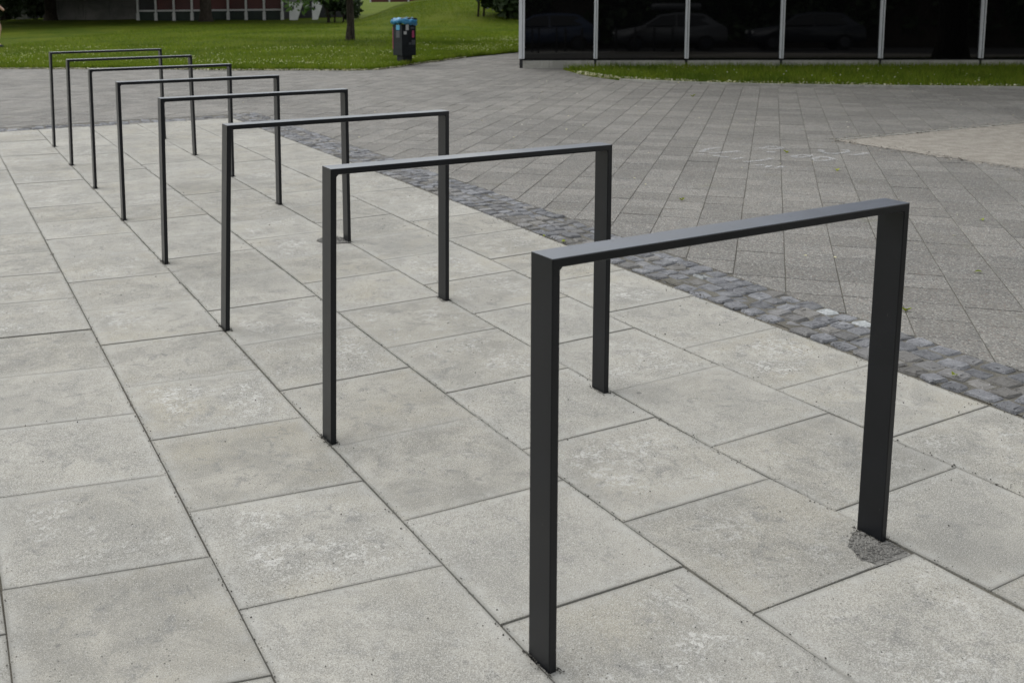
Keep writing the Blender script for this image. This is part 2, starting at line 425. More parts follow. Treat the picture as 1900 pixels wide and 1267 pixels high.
GRAVEL0 = [(.966, -.506), (.966, -.436), (.966, -.340), (.895, -.362), (.856, -.392), (.828, -.426), (.816, -.468), (.822, -.506)]
NOTCH = 0
for li, (l, r, known, sk) in enumerate(COLS):
    js = series(known, -3.2 if li > 3 else -2.2, VEND + .3)
    for a, b in zip(js, js[1:]):
        if a > VEND - .06: break
        a2, b2 = a + sk, b + sk
        if b > VEND - .05: b = b2 = VEND
        g = GAP * random.uniform(.6, 1.5)
        def cor(line, v, du): return (interp(LINES[line], v) + du, v)
        gv = GAP * random.choice((.3, .4, .7, 1.1, 1.5))
        poly = [cor(l, a + gv, g), cor(r, a2 + gv, -g), cor(r, b2 - gv * .5, -g), cor(l, b - gv * .5, g)]
        uv = [(0, 0), (1, 0), (1, 1), (0, 1)]
        rn = rng.random(3)
        if l == 'C' and abs(a + .518) < .01:      # corner broken out round the rack foot, filled with gravel
            q0 = poly[0]
            base_cut = [(.848, poly[1][1]), (.838, -.474), (.846, -.440), (.870, -.406), (.908, -.380), (poly[1][0], -.362)]
            cut = [base_cut[0]]
            for (xa, ya), (xb, yb) in zip(base_cut, base_cut[1:]):
                for t in (.33, .66, 1.0):
                    j = 0 if (xb == base_cut[-1][0] and t == 1.0) else .0035
                    cut.append((xa + (xb - xa) * t + random.gauss(0, j), ya + (yb - ya) * t + random.gauss(0, j)))
            poly = [poly[0]] + cut + poly[2:]
            uv = [(min(1, max(0, (x - .45) / .51)), min(1, max(0, (y + .518) / .44))) for x, y in poly]
        prism('slab', poly, random.gauss(0, .0011), .05, .0013, M_SLAB, paving,
              (random.gauss(0, .0018), random.gauss(0, .0018)), uv, rn)

# ------------------------------------------------------------------ cobble strip
strip = sheet('cobble_strip', [(1.99, -4.2), (2.40, -4.2), (2.40, 9.50), (-3.4, 9.50), (-3.4, 9.10), (1.99, 9.10)], -.0035, M_COBJ)
light_spots = [(2.172, 1.621), (2.299, .960), (2.283, .774), (2.045, .570)]
cob = []
CW = .0945
for c in range(4):
    v = -1.6 + random.uniform(0, .1)
    while v < 9.45:
        d = random.uniform(.078, .115); cob.append((interp(LINES['F'], v) + .056 + c * CW + random.gauss(0, .006), v + d / 2, CW - .006 + random.gauss(0, .006), d - .006)); v += d
for c in range(2):
    u = 1.985
    while u > -2.0:
        d = random.uniform(.10, .145); cob.append((u - d / 2, 9.185 + c * .13 + random.gauss(0, .006), d - .006, .120 + random.gauss(0, .006))); u -= d
def cobble_geo(u, v, a, b):
    """split-faced block: uneven four-cornered top with knocked corners"""
    ph = random.gauss(0, .10); poly = []
    for sx, sy in ((-1, -1), (1, -1), (1, 1), (-1, 1)):
        cx, cy = sx * a / 2 * random.uniform(.86, 1.05), sy * b / 2 * random.uniform(.86, 1.05)
        k1, k2 = random.uniform(.08, .42), random.uniform(.08, .42)
        c1 = (cx * (1 - k1) , cy); c2 = (cx, cy * (1 - k2)); m_ = ((c1[0] + c2[0]) / 2 * 1.04, (c1[1] + c2[1]) / 2 * 1.04)
        poly += [c2, m_, c1] if sx * sy > 0 else [c1, m_, c2]
    poly = [(x * math.cos(ph) - y * math.sin(ph), x * math.sin(ph) + y * math.cos(ph)) for x, y in poly]
    n = len(poly); V = []; F = []
    tx, ty = random.gauss(0, .04), random.gauss(0, .04); h = random.gauss(.0012, .0024)
    for f, dz in ((.50, .0022), (.86, .0006), (1.0, -.0065)):
        for x, y in poly: V.append((u + x * f, v + y * f, h + dz + tx * x * f + ty * y * f + random.gauss(0, .0017)))
    for x, y in poly: V.append((u + x * 1.02, v + y * 1.02, -.02))
    F.append(list(range(n)))
    for L_ in (0, n, 2 * n):
        for i in range(n): F.append([L_ + i, L_ + n + i, L_ + n + (i + 1) % n, L_ + (i + 1) % n])
    return V, F
cob.sort(key=lambda q: (q[0] - CAM.x) ** 2 + (q[1] - CAM.y) ** 2 + (100 if q[1] < -.9 else 0))
restV, restF, restR = [], [], []
for i, (u, v, a, b) in enumerate(cob):
    rn = rng.random(3); rn[1] *= .97
    if min((u - x) ** 2 + (v - y) ** 2 for x, y in light_spots) < .045 ** 2: rn[1] = 1.0
    if rn[1] == 1.0: a *= .92; b *= .92
    V, F = cobble_geo(u, v, a, b)
    if i < 290:
        o = pyd('cobble', [(x - u, y - v, z) for x, y, z in V], F, M_COB, strip); o.location = (u, v, 0); set_rnd(o, rn)
    else:
        k = len(restV); restV += V; restF += [[q + k for q in f] for f in F]; restR += [rn] * len(V)
if restV:
    o = pyd('cobble_field', restV, restF, M_COB, strip); set_rnd(o, np.array(restR)); tag(o, kind='stuff')

# ------------------------------------------------------------------ diagonal pavers
plaza = sheet('plaza_paving', [(2.38, -4.2), (40, -4.2), (40, 34), (-30, 34), (-30, 9.46), (2.38, 9.46)], -.0036, M_PJOINT)
S2 = math.sqrt(.5); PA = .2375; PB = .2435
LAWN_EDGE = [(-14, 28.9), (-6, 23.8), (.28, 19.43), (1.21, 18.75), (2.14, 18.24), (3.02, 17.51), (4.18, 16.44), (5.22, 15.78), (5.87, 15.29), (6.46, 15.16),
             (7.06, 15.62), (7.54, 16.03), (9.32, 17.33), (10.29, 17.87), (11.56, 18.57), (16, 21.0), (24, 25.4)]
def lawn_front(s):   # s = coordinate along the camera's right, returns depth of the edge
    return None
def clip(poly, nx, ny, d):
    out = []
    for i in range(len(poly)):
        a, b = poly[i], poly[(i + 1) % len(poly)]
        fa, fb = nx * a[0] + ny * a[1] - d, nx * b[0] + ny * b[1] - d
        if fa >= 0: out.append(a)
        if (fa >= 0) != (fb >= 0):
            t = fa / (fa - fb); out.append((a[0] + t * (b[0] - a[0]), a[1] + t * (b[1] - a[1])))
    return out
def inpoly(x, y, poly):
    c = False; n = len(poly)
    for i in range(n):
        x0, y0 = poly[i]; x1, y1 = poly[i - 1]
        if (y0 > y) != (y1 > y) and x < (x1 - x0) * (y - y0) / (y1 - y0) + x0: c = not c
    return c
LAWN_POLY = LAWN_EDGE + [(60, 60), (60, 140), (-60, 140), (-60, 40)]
VERGE = [(9.32, 13.35), (8.98, 12.36), (8.83, 11.77), (8.75, 10.94), (9.38, 9.81), (10.14, 8.97), (10.97, 8.27), (12.61, 6.99), (17.5, 3.3), (20.6, 6.6), (10.2, 13.2)]
SANDB = (6.42, 4.62)
pav = []
off = [random.uniform(-.02, .02) for _ in range(400)]
for i in range(-130, 110):
    for j in range(-20, 150):
        # lines run at 45 degrees: p = (x-y)/sqrt2 fixed by i, q = (x+y)/sqrt2 by j
        pc = .541 + (i + .5) * PA; qc = 2.80 + (j + .5) * PB + off[i + 150]
        x = (pc + qc) * S2; y = (qc - pc) * S2
        if x < 2.2 and y < 9.3: continue
        if x < -11 or y < -2.5 or x > 17.5 or y > 24 or y > 34 - x * .5: continue
        if inpoly(x, y, LAWN_POLY) and inpoly(x - .2, y - .2, LAWN_POLY) and inpoly(x + .2, y - .2, LAWN_POLY): continue
        if inpoly(x, y, VERGE) and inpoly(x - .15, y - .15, VERGE): continue
        if x > SANDB[0] - .1 and y < SANDB[1] + .1 and x > SANDB[0] + .2 and y < SANDB[1] - .2: continue
        dx, dy = x - CAM.x, y - CAM.y
        dep = dx * FWD.x + dy * FWD.y; lat = dx * RIGHT.x + dy * RIGHT.y
        if dep < .5 or abs(lat / dep - .1) > .75: continue
        ga, gb = PA / 2 - random.uniform(.0014, .0028), PB / 2 - random.uniform(.0008, .0028)
        poly = [(x + (a * ga + b * gb) * S2, y + (b * gb - a * ga) * S2) for a, b in ((-1, -1), (1, -1), (1, 1), (-1, 1))]
        if y < 9.46 and x < 2.9:
            poly = clip(poly, 1, 0, interp(LINES['F'], y) + .388 + random.gauss(0, .004)) if x > 2.2 else clip(poly, 0, 1, 9.48)
        elif y < 9.8 and x < 2.9: poly = clip(poly, 0, 1, 9.48) if x < 2.39 else poly
        if x > SANDB[0] - .2 and y < SANDB[1] + .2:
            poly = clip(poly, -1, 0, -SANDB[0]) if SANDB[0] - x > y - SANDB[1] else clip(poly, 0, 1, SANDB[1])
        if len(poly) < 3: continue
        A = abs(sum(poly[k][0] * poly[k - 1][1] - poly[k - 1][0] * poly[k][1] for k in range(len(poly)))) / 2
        if A < .0006: continue
        inframe = -756 / 1899 < lat / dep < 1144 / 1899
        hidden = False
        pav.append((0 if inframe and dep > 2.0 else 1, dep ** 3 / A, poly))
pav.sort(key=lambda q: (q[0], q[1]))
fV, fF, fR = [], [], []
for idx, (_, _, poly) in enumerate(pav):
    # consistent winding (counter clockwise)
    s = sum(poly[k - 1][0] * poly[k][1] - poly[k][0] * poly[k - 1][1] for k in range(len(poly)))
    if s < 0: poly = poly[::-1]
    rn = rng.random(3); z = max(-.0012, min(.002, random.gauss(.0002, .0009))); tl = (max(-.005, min(.005, random.gauss(0, .0026))), max(-.005, min(.005, random.gauss(0, .0026))))
    if idx < 300:
        prism('paver', poly, z, .04, .0020, M_PAVER, plaza, tl, None, rn)
    else:
        n = len(poly); k = len(fV); cx = sum(p[0] for p in poly) / n; cy = sum(p[1] for p in poly) / n
        for f, dz in ((.985, 0), (1, -.0022), (1, -.02)):
            for x, y in poly: fV.append((cx + (x - cx) * f, cy + (y - cy) * f, z + dz + tl[0] * (x - cx) + tl[1] * (y - cy)))
        fF.append([k + q for q in range(n)])
        for L_ in (0, n):
            for q in range(n): fF.append([k + L_ + q, k + L_ + n + q, k + L_ + n + (q + 1) % n, k + L_ + (q + 1) % n])
        fR += [rn] * (3 * n)
o = pyd('paver_field', fV, fF, M_PAVER, plaza); set_rnd(o, np.array(fR)); tag(o, kind='stuff')

# sandy bed at the right, with a thin kerb on its far edge
NX = 40
V = []; F = []
xs = np.linspace(SANDB[0] - .05, 15, NX); ys = np.linspace(-3.0, SANDB[1] - .03, NX)
for y in ys:
    for x in xs: V.append((x, y, .0015 + .0025 * math.sin(x * 3.1 + y) * math.sin(y * 2.7) + random.gauss(0, .001)))
for a in range(NX - 1):
    for b in range(NX - 1): F.append([a * NX + b, a * NX + b + 1, (a + 1) * NX + b + 1, (a + 1) * NX + b])
tag(pyd('sand_bed', V, F, M_SAND, smooth=True), kind='structure')
pts = []
for _ in range(2600):
    if random.random() < .6: pts.append((SANDB[0] + random.gauss(-.03, .07), random.uniform(-1, SANDB[1]), .0035))
    else: pts.append((random.uniform(SANDB[0], 11), SANDB[1] + random.gauss(.02, .05), .0035))
SPILL = pts
bed_kerb = tag(box('bed_kerb', ((SANDB[0] + 16) / 2, SANDB[1] + .005, -.012), (16 - SANDB[0], .03, .034), M_CONC, None, .004), kind='structure')

# ------------------------------------------------------------------ lawns
def lawn_z(x, y):
    dx, dy = x - CAM.x, y - CAM.y
    dep = dx * FWD.x + dy * FWD.y; lat = dx * RIGHT.x + dy * RIGHT.y
    z = .035 * math.sin(x * .9 + 1) * math.sin(y * .7) + .02
    k = max(0, min(1, (lat - (-3.5 + (dep - 42) * .02)) / 4.0)); k = k * k * (3 - 2 * k)
    h = max(0, min(1, (dep - 38) / 14)); h = h * h * (3 - 2 * h)
    return z + 1.05 * k * h
edge = []
for (x0, y0), (x1, y1) in zip(LAWN_EDGE, LAWN_EDGE[1:]):
    n = max(1, int(math.hypot(x1 - x0, y1 - y0) / .35))
    for k in range(n): edge.append((x0 + (x1 - x0) * k / n + random.gauss(0, .025), y0 + (y1 - y0) * k / n + random.gauss(0, .025)))
edge.append(LAWN_EDGE[-1])
hf = Vector((FWD.x, FWD.y)).normalized()
steps = [0, .03, .12, .4, .9, 1.6, 2.5, 3.6, 5, 7, 9, 11.5, 14, 17, 20, 23, 26, 29, 32, 36, 41, 48, 60, 80, 110]
V = []; F = []
ne = len(edge)
for si, s in enumerate(steps):
    for (x, y) in edge:
        X, Y = x + hf.x * s, y + hf.y * s
        V.append((X, Y, (-.03, .012, .035)[si] if si < 3 else lawn_z(X, Y) + .02))
for a in range(len(steps) - 1):
    for b in range(ne - 1): F.append([a * ne + b, a * ne + b + 1, (a + 1) * ne + b + 1, (a + 1) * ne + b])
tag(pyd('lawn', V, F, M_LAWN, smooth=True), kind='structure')

def blades(name, pts, hmin, hmax, wid, mat, label, cat, lean=.5, spread=None):
    pts = np.asarray(pts, float); n = len(pts)
    az = rng.random(n) * 2 * np.pi; h = hmin + rng.random(n) ** 1.6 * (hmax - hmin); ln = rng.normal(0, lean, (n, 2)) * h[:, None]
    wv = np.stack([np.cos(az), np.sin(az)], 1) * wid * (.6 + .8 * rng.random(n))[:, None]
    V = np.empty((n, 3, 3)); V[:, 0, :2] = pts[:, :2] - wv; V[:, 1, :2] = pts[:, :2] + wv; V[:, 2, :2] = pts[:, :2] + ln
    V[:, 0, 2] = pts[:, 2] - .01; V[:, 1, 2] = pts[:, 2] - .01; V[:, 2, 2] = pts[:, 2] + h
    o = np_mesh(name, V.reshape(-1, 3), np.arange(3 * n), np.arange(n) * 3, np.full(n, 3), mat)
    r = rng.random((n, 3)); set_rnd(o, np.repeat(r, 3, 0)); tag(o, label, cat, kind='stuff'); return o
def flecks(name, pts, size, mat, label, cat, flat=.4):
    pts = np.asarray(pts, float); n = len(pts)
    a = rng.normal(0, 1, (n, 3)); a[:, 2] *= flat; a /= np.linalg.norm(a, axis=1)[:, None]
    b = rng.normal(0, 1, (n, 3)); b[:, 2] *= flat; b -= (a * b).sum(1)[:, None] * a; b /= np.linalg.norm(b, axis=1)[:, None]
    s = size * (.5 + rng.random(n))[:, None]
    V = np.stack([pts - a * s, pts - b * s * .7, pts + a * s, pts + b * s * .7], 1)
    o = np_mesh(name, V.reshape(-1, 3), np.arange(4 * n), np.arange(n) * 4, np.full(n, 4), mat)
    set_rnd(o, np.repeat(rng.random((n, 3)), 4, 0)); tag(o, label, cat, kind='stuff'); return o
def pick_edge(e):
    i = random.randrange(len(e) - 1); t = random.random()
    return e[i][0] * (1 - t) + e[i + 1][0] * t, e[i][1] * (1 - t) + e[i + 1][1] * t
vis_edge = [q for q in edge if -2 < (q[0] - CAM.x) * RIGHT.x + (q[1] - CAM.y) * RIGHT.y + 14 and q[0] > -2.5]
pts = []
for _ in range(300000):
    x, y = pick_edge(vis_edge); s = random.random() ** 2.2 * 30 - .02
    X, Y = x + hf.x * s + random.gauss(0, .05), y + hf.y * s
    pts.append((X, Y, (lawn_z(X, Y) + .02) if s > .4 else .035))
blades('grass', pts, .025, .10, .006, M_GRASS, 'short green grass blades all over the park lawn', 'grass')
pts = []
for _ in range(9000):
    x, y = pick_edge(vis_edge); s = .1 + random.random() ** 1.5 * 7
    X, Y = x + hf.x * s, y + hf.y * s
    if (math.sin(X * 1.3 + 2 * math.sin(Y * .8)) * math.sin(Y * 1.1 + X * .4)) < random.uniform(-.5, .7): continue
    pts.append((X, Y, lawn_z(X, Y) + .06 + random.random() * .05))
flecks('clover_flowers', pts, .014, M_FLOWER, 'pale clover flower heads scattered over the near lawn', 'flowers', 1.0)
pts = []
for _ in range(9000):
    x, y = pick_edge(vis_edge)
    if x > 9.6: continue
    s = random.gauss(-.03, .06); pts.append((x + hf.x * s, y + hf.y * s, .010 + random.random() * .02))
flecks('fallen_blossom', pts, .013, M_CREAM, 'cream fallen blossom lying along the lawn edge', 'blossom')

# verge in front of the glass building
vz = .03
bmv = bmesh.new(); vv = []
vpoly = []
for (x0, y0), (x1, y1) in zip(VERGE, VERGE[1:] + VERGE[:1]):
    n = max(1, int(math.hypot(x1 - x0, y1 - y0) / .3))
    for k in range(n): vpoly.append((x0 + (x1 - x0) * k / n, y0 + (y1 - y0) * k / n))
top = [bmv.verts.new((x, y, vz)) for x, y in vpoly]; bot = [bmv.verts.new((x, y, -.03)) for x, y in vpoly]
bmv.faces.new(top)
for k in range(len(top)): bmv.faces.new((bot[k], bot[(k + 1) % len(top)], top[(k + 1) % len(top)], top[k]))
bmesh.ops.recalc_face_normals(bmv, faces=bmv.faces)
tag(from_bm('verge', bmv, M_LAWN), kind='structure')
pts = []; fp = []
while len(pts) < 52000:
    x, y = random.uniform(8.6, 17.6), random.uniform(3.6, 13.6)
    if inpoly(x, y, VERGE): pts.append((x, y, vz))
blades('verge_grass', pts, .03, .13, .006, M_GRASS, 'rough green grass on the verge below the black glass wall', 'grass')
for k in range(1500):
    i = random.randrange(1, 8); t = random.random(); (x0, y0), (x1, y1) = VERGE[i], VERGE[i + 1]
    fp.append((x0 + (x1 - x0) * t + random.gauss(.02, .035), y0 + (y1 - y0) * t + random.gauss(.02, .035), .012 + random.random() * .05))
for k in range(260):
    x, y = random.uniform(8.8, 14), random.uniform(6, 13)
    if inpoly(x, y, VERGE): fp.append((x, y, vz + .06))
flecks('verge_blossom', fp, .012, M_CREAM, 'cream fallen blossom along the verge edge by the glass wall', 'blossom')
# low kerb along the verge
kerb = bpy.data.objects.new('verge_kerb', None); COL.objects.link(kerb); tag(kerb, kind='structure'); kp = VERGE[3:9]
for (x0, y0), (x1, y1) in zip(kp, kp[1:]):
    L_ = math.hypot(x1 - x0, y1 - y0); n = max(1, round(L_ / 1.0))
    for k in range(n):
        t0 = (k + .5) / n; a = math.atan2(y1 - y0, x1 - x0)
        box('kerb_stone', (x0 + (x1 - x0) * t0 - .018, y0 + (y1 - y0) * t0 - .024, .004), (L_ / n - .006, .06, .06), M_CONC, kerb, .005, Matrix.Rotation(a, 3, 'Z'))

# ------------------------------------------------------------------ bicycle racks
T, WD = .0185, .071
RACKS = [  # u, v, yaw, lean u, lean v, height, length, right foot du, dv
 (-0.0635, -0.4930, .0502, -.0057, -.0049, .8509, 1.0358, -.0082, .0050),
 (-0.0715, 0.6882, .0098, .0158, -.0101, .8454, 1.0123, -.0183, -.0544),
 (-0.0691, 1.8744, .0177, .0373, -.0100, .8414, 1.0043, .0010, -.0605),
 (-0.0603, 3.0492, .0033, .0140, -.0020, .8467, 1.0107, .0128, -.0092),
 (-0.0634, 4.1996, .0030, .0023, -.0014, .8462, 1.0178, .0005, .0051),
 (-0.0549, 5.3733, .0069, .0044, -.0022, .8524, 1.0267, .0013, .0052),
 (-0.0645, 6.5218, .0476, .0124, -.0012, .8608, 1.0241, .0221, .0027),
 (-0.0657, 7.6881, .0548, .0127, -.0008, .8662, 1.0212, .0181, -.0001)]
ORD = ['nearest', 'second nearest', 'third nearest', 'fourth from the camera', 'fifth from the camera', 'sixth from the camera', 'second farthest', 'farthest']
RLAB = ['nearest and largest anthracite steel hoop bicycle rack, right foot in a gravel patch',
        'second nearest anthracite steel hoop bicycle rack, directly behind the largest hoop',
        'third nearest anthracite steel hoop bicycle rack in the row',
        'fourth anthracite steel hoop bicycle rack from the front, gravel at its right foot',
        'fifth anthracite steel hoop bicycle rack from the front of the row',
        'sixth anthracite steel hoop bicycle rack from the front of the row',
        'second farthest anthracite steel hoop bicycle rack in the row',
        'farthest and smallest anthracite steel hoop bicycle rack near the lawn']
def profile(ch=.0022):
    """(inward offset d, width offset s) round the rectangular bar section"""
    pts = []
    for (d, s, a0) in ((ch, ch, 180), (T - ch, ch, 270), (T - ch, WD - ch, 0), (ch, WD - ch, 90)):
        for k in range(4):
            a = math.radians(a0 + 30 * k); pts.append((d + ch * math.cos(a), s + ch * math.sin(a)))
    return pts
PROF = profile()
def rack(i, prm):
    u, v, yw, lu, lv, H, L, ru, rv = prm
    e = thing('bicycle_rack', RLAB[i], 'bicycle rack', (u, v, 0), yw, 'hoop bicycle racks standing in a row')
    ca, sa = math.cos(-yw), math.sin(-yw)
    def place(x, s, z, right):
        k = 1 - z / H
        gx = lu * z + (ru * k if right else 0); gy = lv * z + (rv * k if right else 0)
        return (x + ca * gx - sa * gy, s + sa * gx + ca * gy, z)
    def loft(name, A, B, caps):
        n = len(PROF); F = [[k, (k + 1) % n, n + (k + 1) % n, n + k] for k in range(n)]
        if caps: F.append(list(range(n))[::-1])
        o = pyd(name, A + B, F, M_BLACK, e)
        bm = bmesh.new(); bm.from_mesh(o.data); bmesh.ops.recalc_face_normals(bm, faces=bm.faces); bm.to_mesh(o.data); bm.free()
        return o
    loft('leg', [place(d, s, -.06, False) for d, s in PROF], [place(d, s, H - d, False) for d, s in PROF], True)
    loft('leg', [place(L - d, s, -.06, True) for d, s in PROF], [place(L - d, s, H - d, True) for d, s in PROF], True)
    loft('top_bar', [place(d, s, H - d, False) for d, s in PROF], [place(L - d, s, H - d, True) for d, s in PROF], False)
    # fillet weld in the inner corners
    for right in (False, True):
        q = .0075; V = []
        for s in (.002, WD - .002):
            for d, z in ((T - .002, H - T + .002), (T + q, H - T + .001), (T - .001, H - T - q)):
                V.append(place(L - d if right else d, s, z, right))
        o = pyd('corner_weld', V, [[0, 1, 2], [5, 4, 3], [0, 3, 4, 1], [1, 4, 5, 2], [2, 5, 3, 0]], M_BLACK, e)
        bm = bmesh.new(); bm.from_mesh(o.data); bmesh.ops.recalc_face_normals(bm, faces=bm.faces); bm.to_mesh(o.data); bm.free()
for i, prm in enumerate(RACKS): rack(i, prm)

# gravel round rack feet
def gravel(name, poly, z, n, label, bed=None):
    cx = sum(p[0] for p in poly) / len(poly); cy = sum(p[1] for p in poly) / len(poly)
    xs = [p[0] for p in poly]; ys = [p[1] for p in poly]
    bm = bmesh.new(); vs_ = [bm.verts.new((x, y, z)) for x, y in (bed or poly)]; bm.faces.new(vs_)
    k = 0
    while k < n:
        x, y = random.uniform(min(xs), max(xs)), random.uniform(min(ys), max(ys))
        if not inpoly(x, y, poly): continue
        if bed and random.random() < .22: x += random.gauss(0, .014); y += random.gauss(0, .014)
        s = random.choice((.0018, .0022, .003, .004)) ; k += 1
        if k < 6: s = .008
        r = bmesh.ops.create_icosphere(bm, subdivisions=1, radius=s)
        for q in r['verts']: q.co = Vector((q.co.x * random.uniform(.7, 1.3), q.co.y * random.uniform(.7, 1.3), q.co.z * random.uniform(.5, .9))) + Vector((x, y, z + s * .25))
    o = from_bm(name, bm, M_GRAV); tag(o, label, 'gravel', kind='stuff')
gravel('gravel_fill', [(.962, -.490), (.962, -.436), (.955, -.372), (.908, -.382), (.872, -.408), (.850, -.438), (.842, -.468), (.848, -.490)][::-1], -.0020, 900, 'grey gravel filling a broken slab corner at the nearest rack', GRAVEL0[::-1])
gravel('gravel_fill', [(.80, 3.16), (.85, 3.21), (.93, 3.20), (.968, 3.14), (.955, 3.03), (.895, 3.045), (.82, 3.09)][::-1], .004, 260, 'grey gravel round the right foot of the fourth rack')

# crumbs in joints and on slabs
pts = []
for _ in range(4200):
    ln = random.choice('ZBACDEF'); v = random.uniform(-1, 7); u = interp(LINES[ln], v)
    pts.append((u + random.gauss(0, .008), v, .0015))
for _ in range(1500):
    pts.append((1.97 - 2.9 * random.random() ** 2.2, random.uniform(-1, 5), .0015))
for _ in range(2600):
    v = random.uniform(-.8, 6); pts.append((interp(LINES['F'], v) + random.gauss(.015, .022), v, .003))
for (u, v, yw, lu, lv, H, L, ru, rv) in RACKS:
    for fx_, fy_ in ((u, v), (u + L * math.cos(yw) + ru - T, v + L * math.sin(yw) + rv)):
        for _ in range(110):
            t = random.random(); e = random.random() * 2 - 1
            pts.append((fx_ + T / 2 + random.choice((-1, 1)) * (T / 2 + abs(random.gauss(0, .006))), fy_ + WD * .5 + e * (WD * .5 + .012), .0015))
bm = bmesh.new()
base = bmesh.new(); bmesh.ops.create_icosphere(base, subdivisions=1, radius=1.0)
bv = np.array([q.co[:] for q in base.verts]); bf = np.array([[q.index for q in f.verts] for f in base.faces]); base.free(); bm.free()
pts = np.array(pts); n = len(pts); s = rng.choice([.0012, .0016, .0022, .0032], n, p=[.48, .36, .15, .01])
V = pts[:, None, :] + bv[None] * s[:, None, None] * (.6 + .6 * rng.random((n, 1, 3)))
Fi = (bf[None] + (np.arange(n) * len(bv))[:, None, None]).reshape(-1, 3)
o = np_mesh('crumbs', V.reshape(-1, 3), Fi.ravel(), np.arange(len(Fi)) * 3, np.full(len(Fi), 3), M_CRUMB)
tag(o, 'dark grit crumbs scattered along the slab joints', 'grit', kind='stuff')
# white blossom specks on the plaza
pts = []
for _ in range(900):
    x, y = random.uniform(2.5, 11), random.uniform(1, 12)
    if x + y < 4 or (x > SANDB[0] and y < SANDB[1]): continue
    if random.random() < .35 + .4 * math.sin(x * .9) * math.sin(y * .7): pts.append((x, y, .003))
flecks('blossom_specks', pts, .0085, M_CREAM, 'tiny pale blossom specks scattered on the diagonal pavers', 'blossom', .1)

flecks('sand_spill', SPILL, .012, M_SAND, 'loose sand spilling from the bed over the paver edge', 'sand', .05)
# ------------------------------------------------------------------ fallen leaves and weeds
def leaf(x, y, z, s, label, ang, name='fallen_leaf'):
    V = []; F = []
    for k in range(7):
        t = k / 6; wd = math.sin(math.pi * min(1, t * 1.02)) ** .8 * .34 * s; c = .12 * s * math.sin(t * 3)
        V += [(t * s - s / 2, -wd, c + wd * .5), (t * s - s / 2, 0, c), (t * s - s / 2, wd, c + wd * .5)]
    for k in range(6):
        for a in (0, 1): F.append([k * 3 + a, k * 3 + 3 + a, k * 3 + 4 + a, k * 3 + 1 + a])
    o = pyd(name, V, F, M_WEED); o.location = (x, y, z); o.rotation_euler = (random.gauss(0, .2), random.gauss(0, .2), ang)
    o.scale = (.8, .8, .8); set_rnd(o, np.array([random.random(), random.uniform(.2, .6), .5])); return tag(o, label, 'leaf', 'small fallen leaves on the paving')
leaf(1.968, 2.650, .008, .034, 'small yellow leaf on the cobble edge, behind the nearest rack top bar', .6)
leaf(1.990, 2.496, .008, .036, 'small lime leaf on the cobble edge, just above the nearest rack top bar', 1.9)
leaf(2.080, .211, .012, .042, 'lime green leaf lying on the cobbles right of the nearest rack', .2)
leaf(3.407, 1.071, .005, .046, 'small green leaf on pavers at the right edge above the cobbles', 2.2)
leaf(4.475, 1.813, .005, .046, 'small green leaf on pavers right of the nearest rack top corner', 1.0)
leaf(5.106, 3.450, .005, .080, 'longer straw coloured leaf below the chalk scribble', .9)
def weed(x, y, s, label):
    e = thing('weed', label, 'weed', (x, y, 0), 0, 'weeds growing from paver joints')
    for k in range(9):
        a = random.uniform(0, 6.28); t = random.uniform(.3, 1.0) * s
        V = [(0, 0, 0), (.5 * t * math.cos(a) - .25 * t * math.sin(a), .5 * t * math.sin(a) + .25 * t * math.cos(a), .6 * t),
             (t * math.cos(a), t * math.sin(a), .7 * t), (.5 * t * math.cos(a) + .25 * t * math.sin(a), .5 * t * math.sin(a) - .25 * t * math.cos(a), .6 * t)]
        o = pyd('leaf_blade', V, [[0, 1, 2, 3]], M_WEED, e); set_rnd(o, rng.random(3))
weed(2.591, .819, .030, 'small weed growing at the cobble edge beside the nearest rack right leg')
weed(3.331, 3.110, .03, 'tiny weed on the pavers behind the second rack')
weed(5.450, 4.279, .035, 'tiny weed in the joint in the middle of the chalk scribble')
weed(8.0, 8.4, .05, 'tiny weed in a paver joint out in the open plaza')

# ------------------------------------------------------------------ chalk scribble
k_ = NT('chalk', .95, .1); p_ = k_.pos(False); f_ = k_.noise(p_, 60, 4, .7)
al = k_.ramp(f_, .40, .64, .06, .60); k_.link(al, k_.b.inputs['Alpha']); M_CHALK = k_.done((.62, .63, .64))
STROKES = [[(4.82, 4.624), (4.993, 4.739), (5.155, 4.759)], [(4.732, 4.537), (4.775, 4.53)], [(4.842, 4.544), (4.998, 4.527), (5.147, 4.514)],
 [(4.786, 4.441), (4.815, 4.327), (4.854, 4.339)], [(4.786, 4.216), (4.922, 4.237)], [(4.766, 4.073), (4.962, 4.058), (5.107, 4.104)],
 [(4.742, 3.907), (4.815, 3.897)], [(4.734, 3.796), (4.825, 3.833)], [(4.787, 3.739), (4.897, 3.765)],
 [(5.418, 4.542), (5.564, 4.607), (5.625, 4.537), (5.571, 4.458), (5.443, 4.492)], [(5.323, 4.383), (5.372, 4.322)],
 [(5.314, 4.087), (5.418, 4.129), (5.514, 4.076), (5.429, 4.025), (5.302, 4.03), (5.314, 4.087)],
 [(5.352, 3.908), (5.505, 3.983), (5.545, 3.898), (5.495, 3.83), (5.371, 3.805), (5.31, 3.869)],
 [(5.803, 4.259), (5.701, 4.108), (5.713, 4.034), (5.896, 4.035), (5.985, 4.124), (5.946, 4.181)],
 [(5.802, 3.952), (5.84, 3.898), (6.012, 3.937)], [(6.009, 4.474), (6.02, 4.43)]]
chalk = thing('chalk_scribble', 'white chalk scribble drawn on the diagonal grey pavers', 'chalk drawing', (5.3, 4.2, 0))
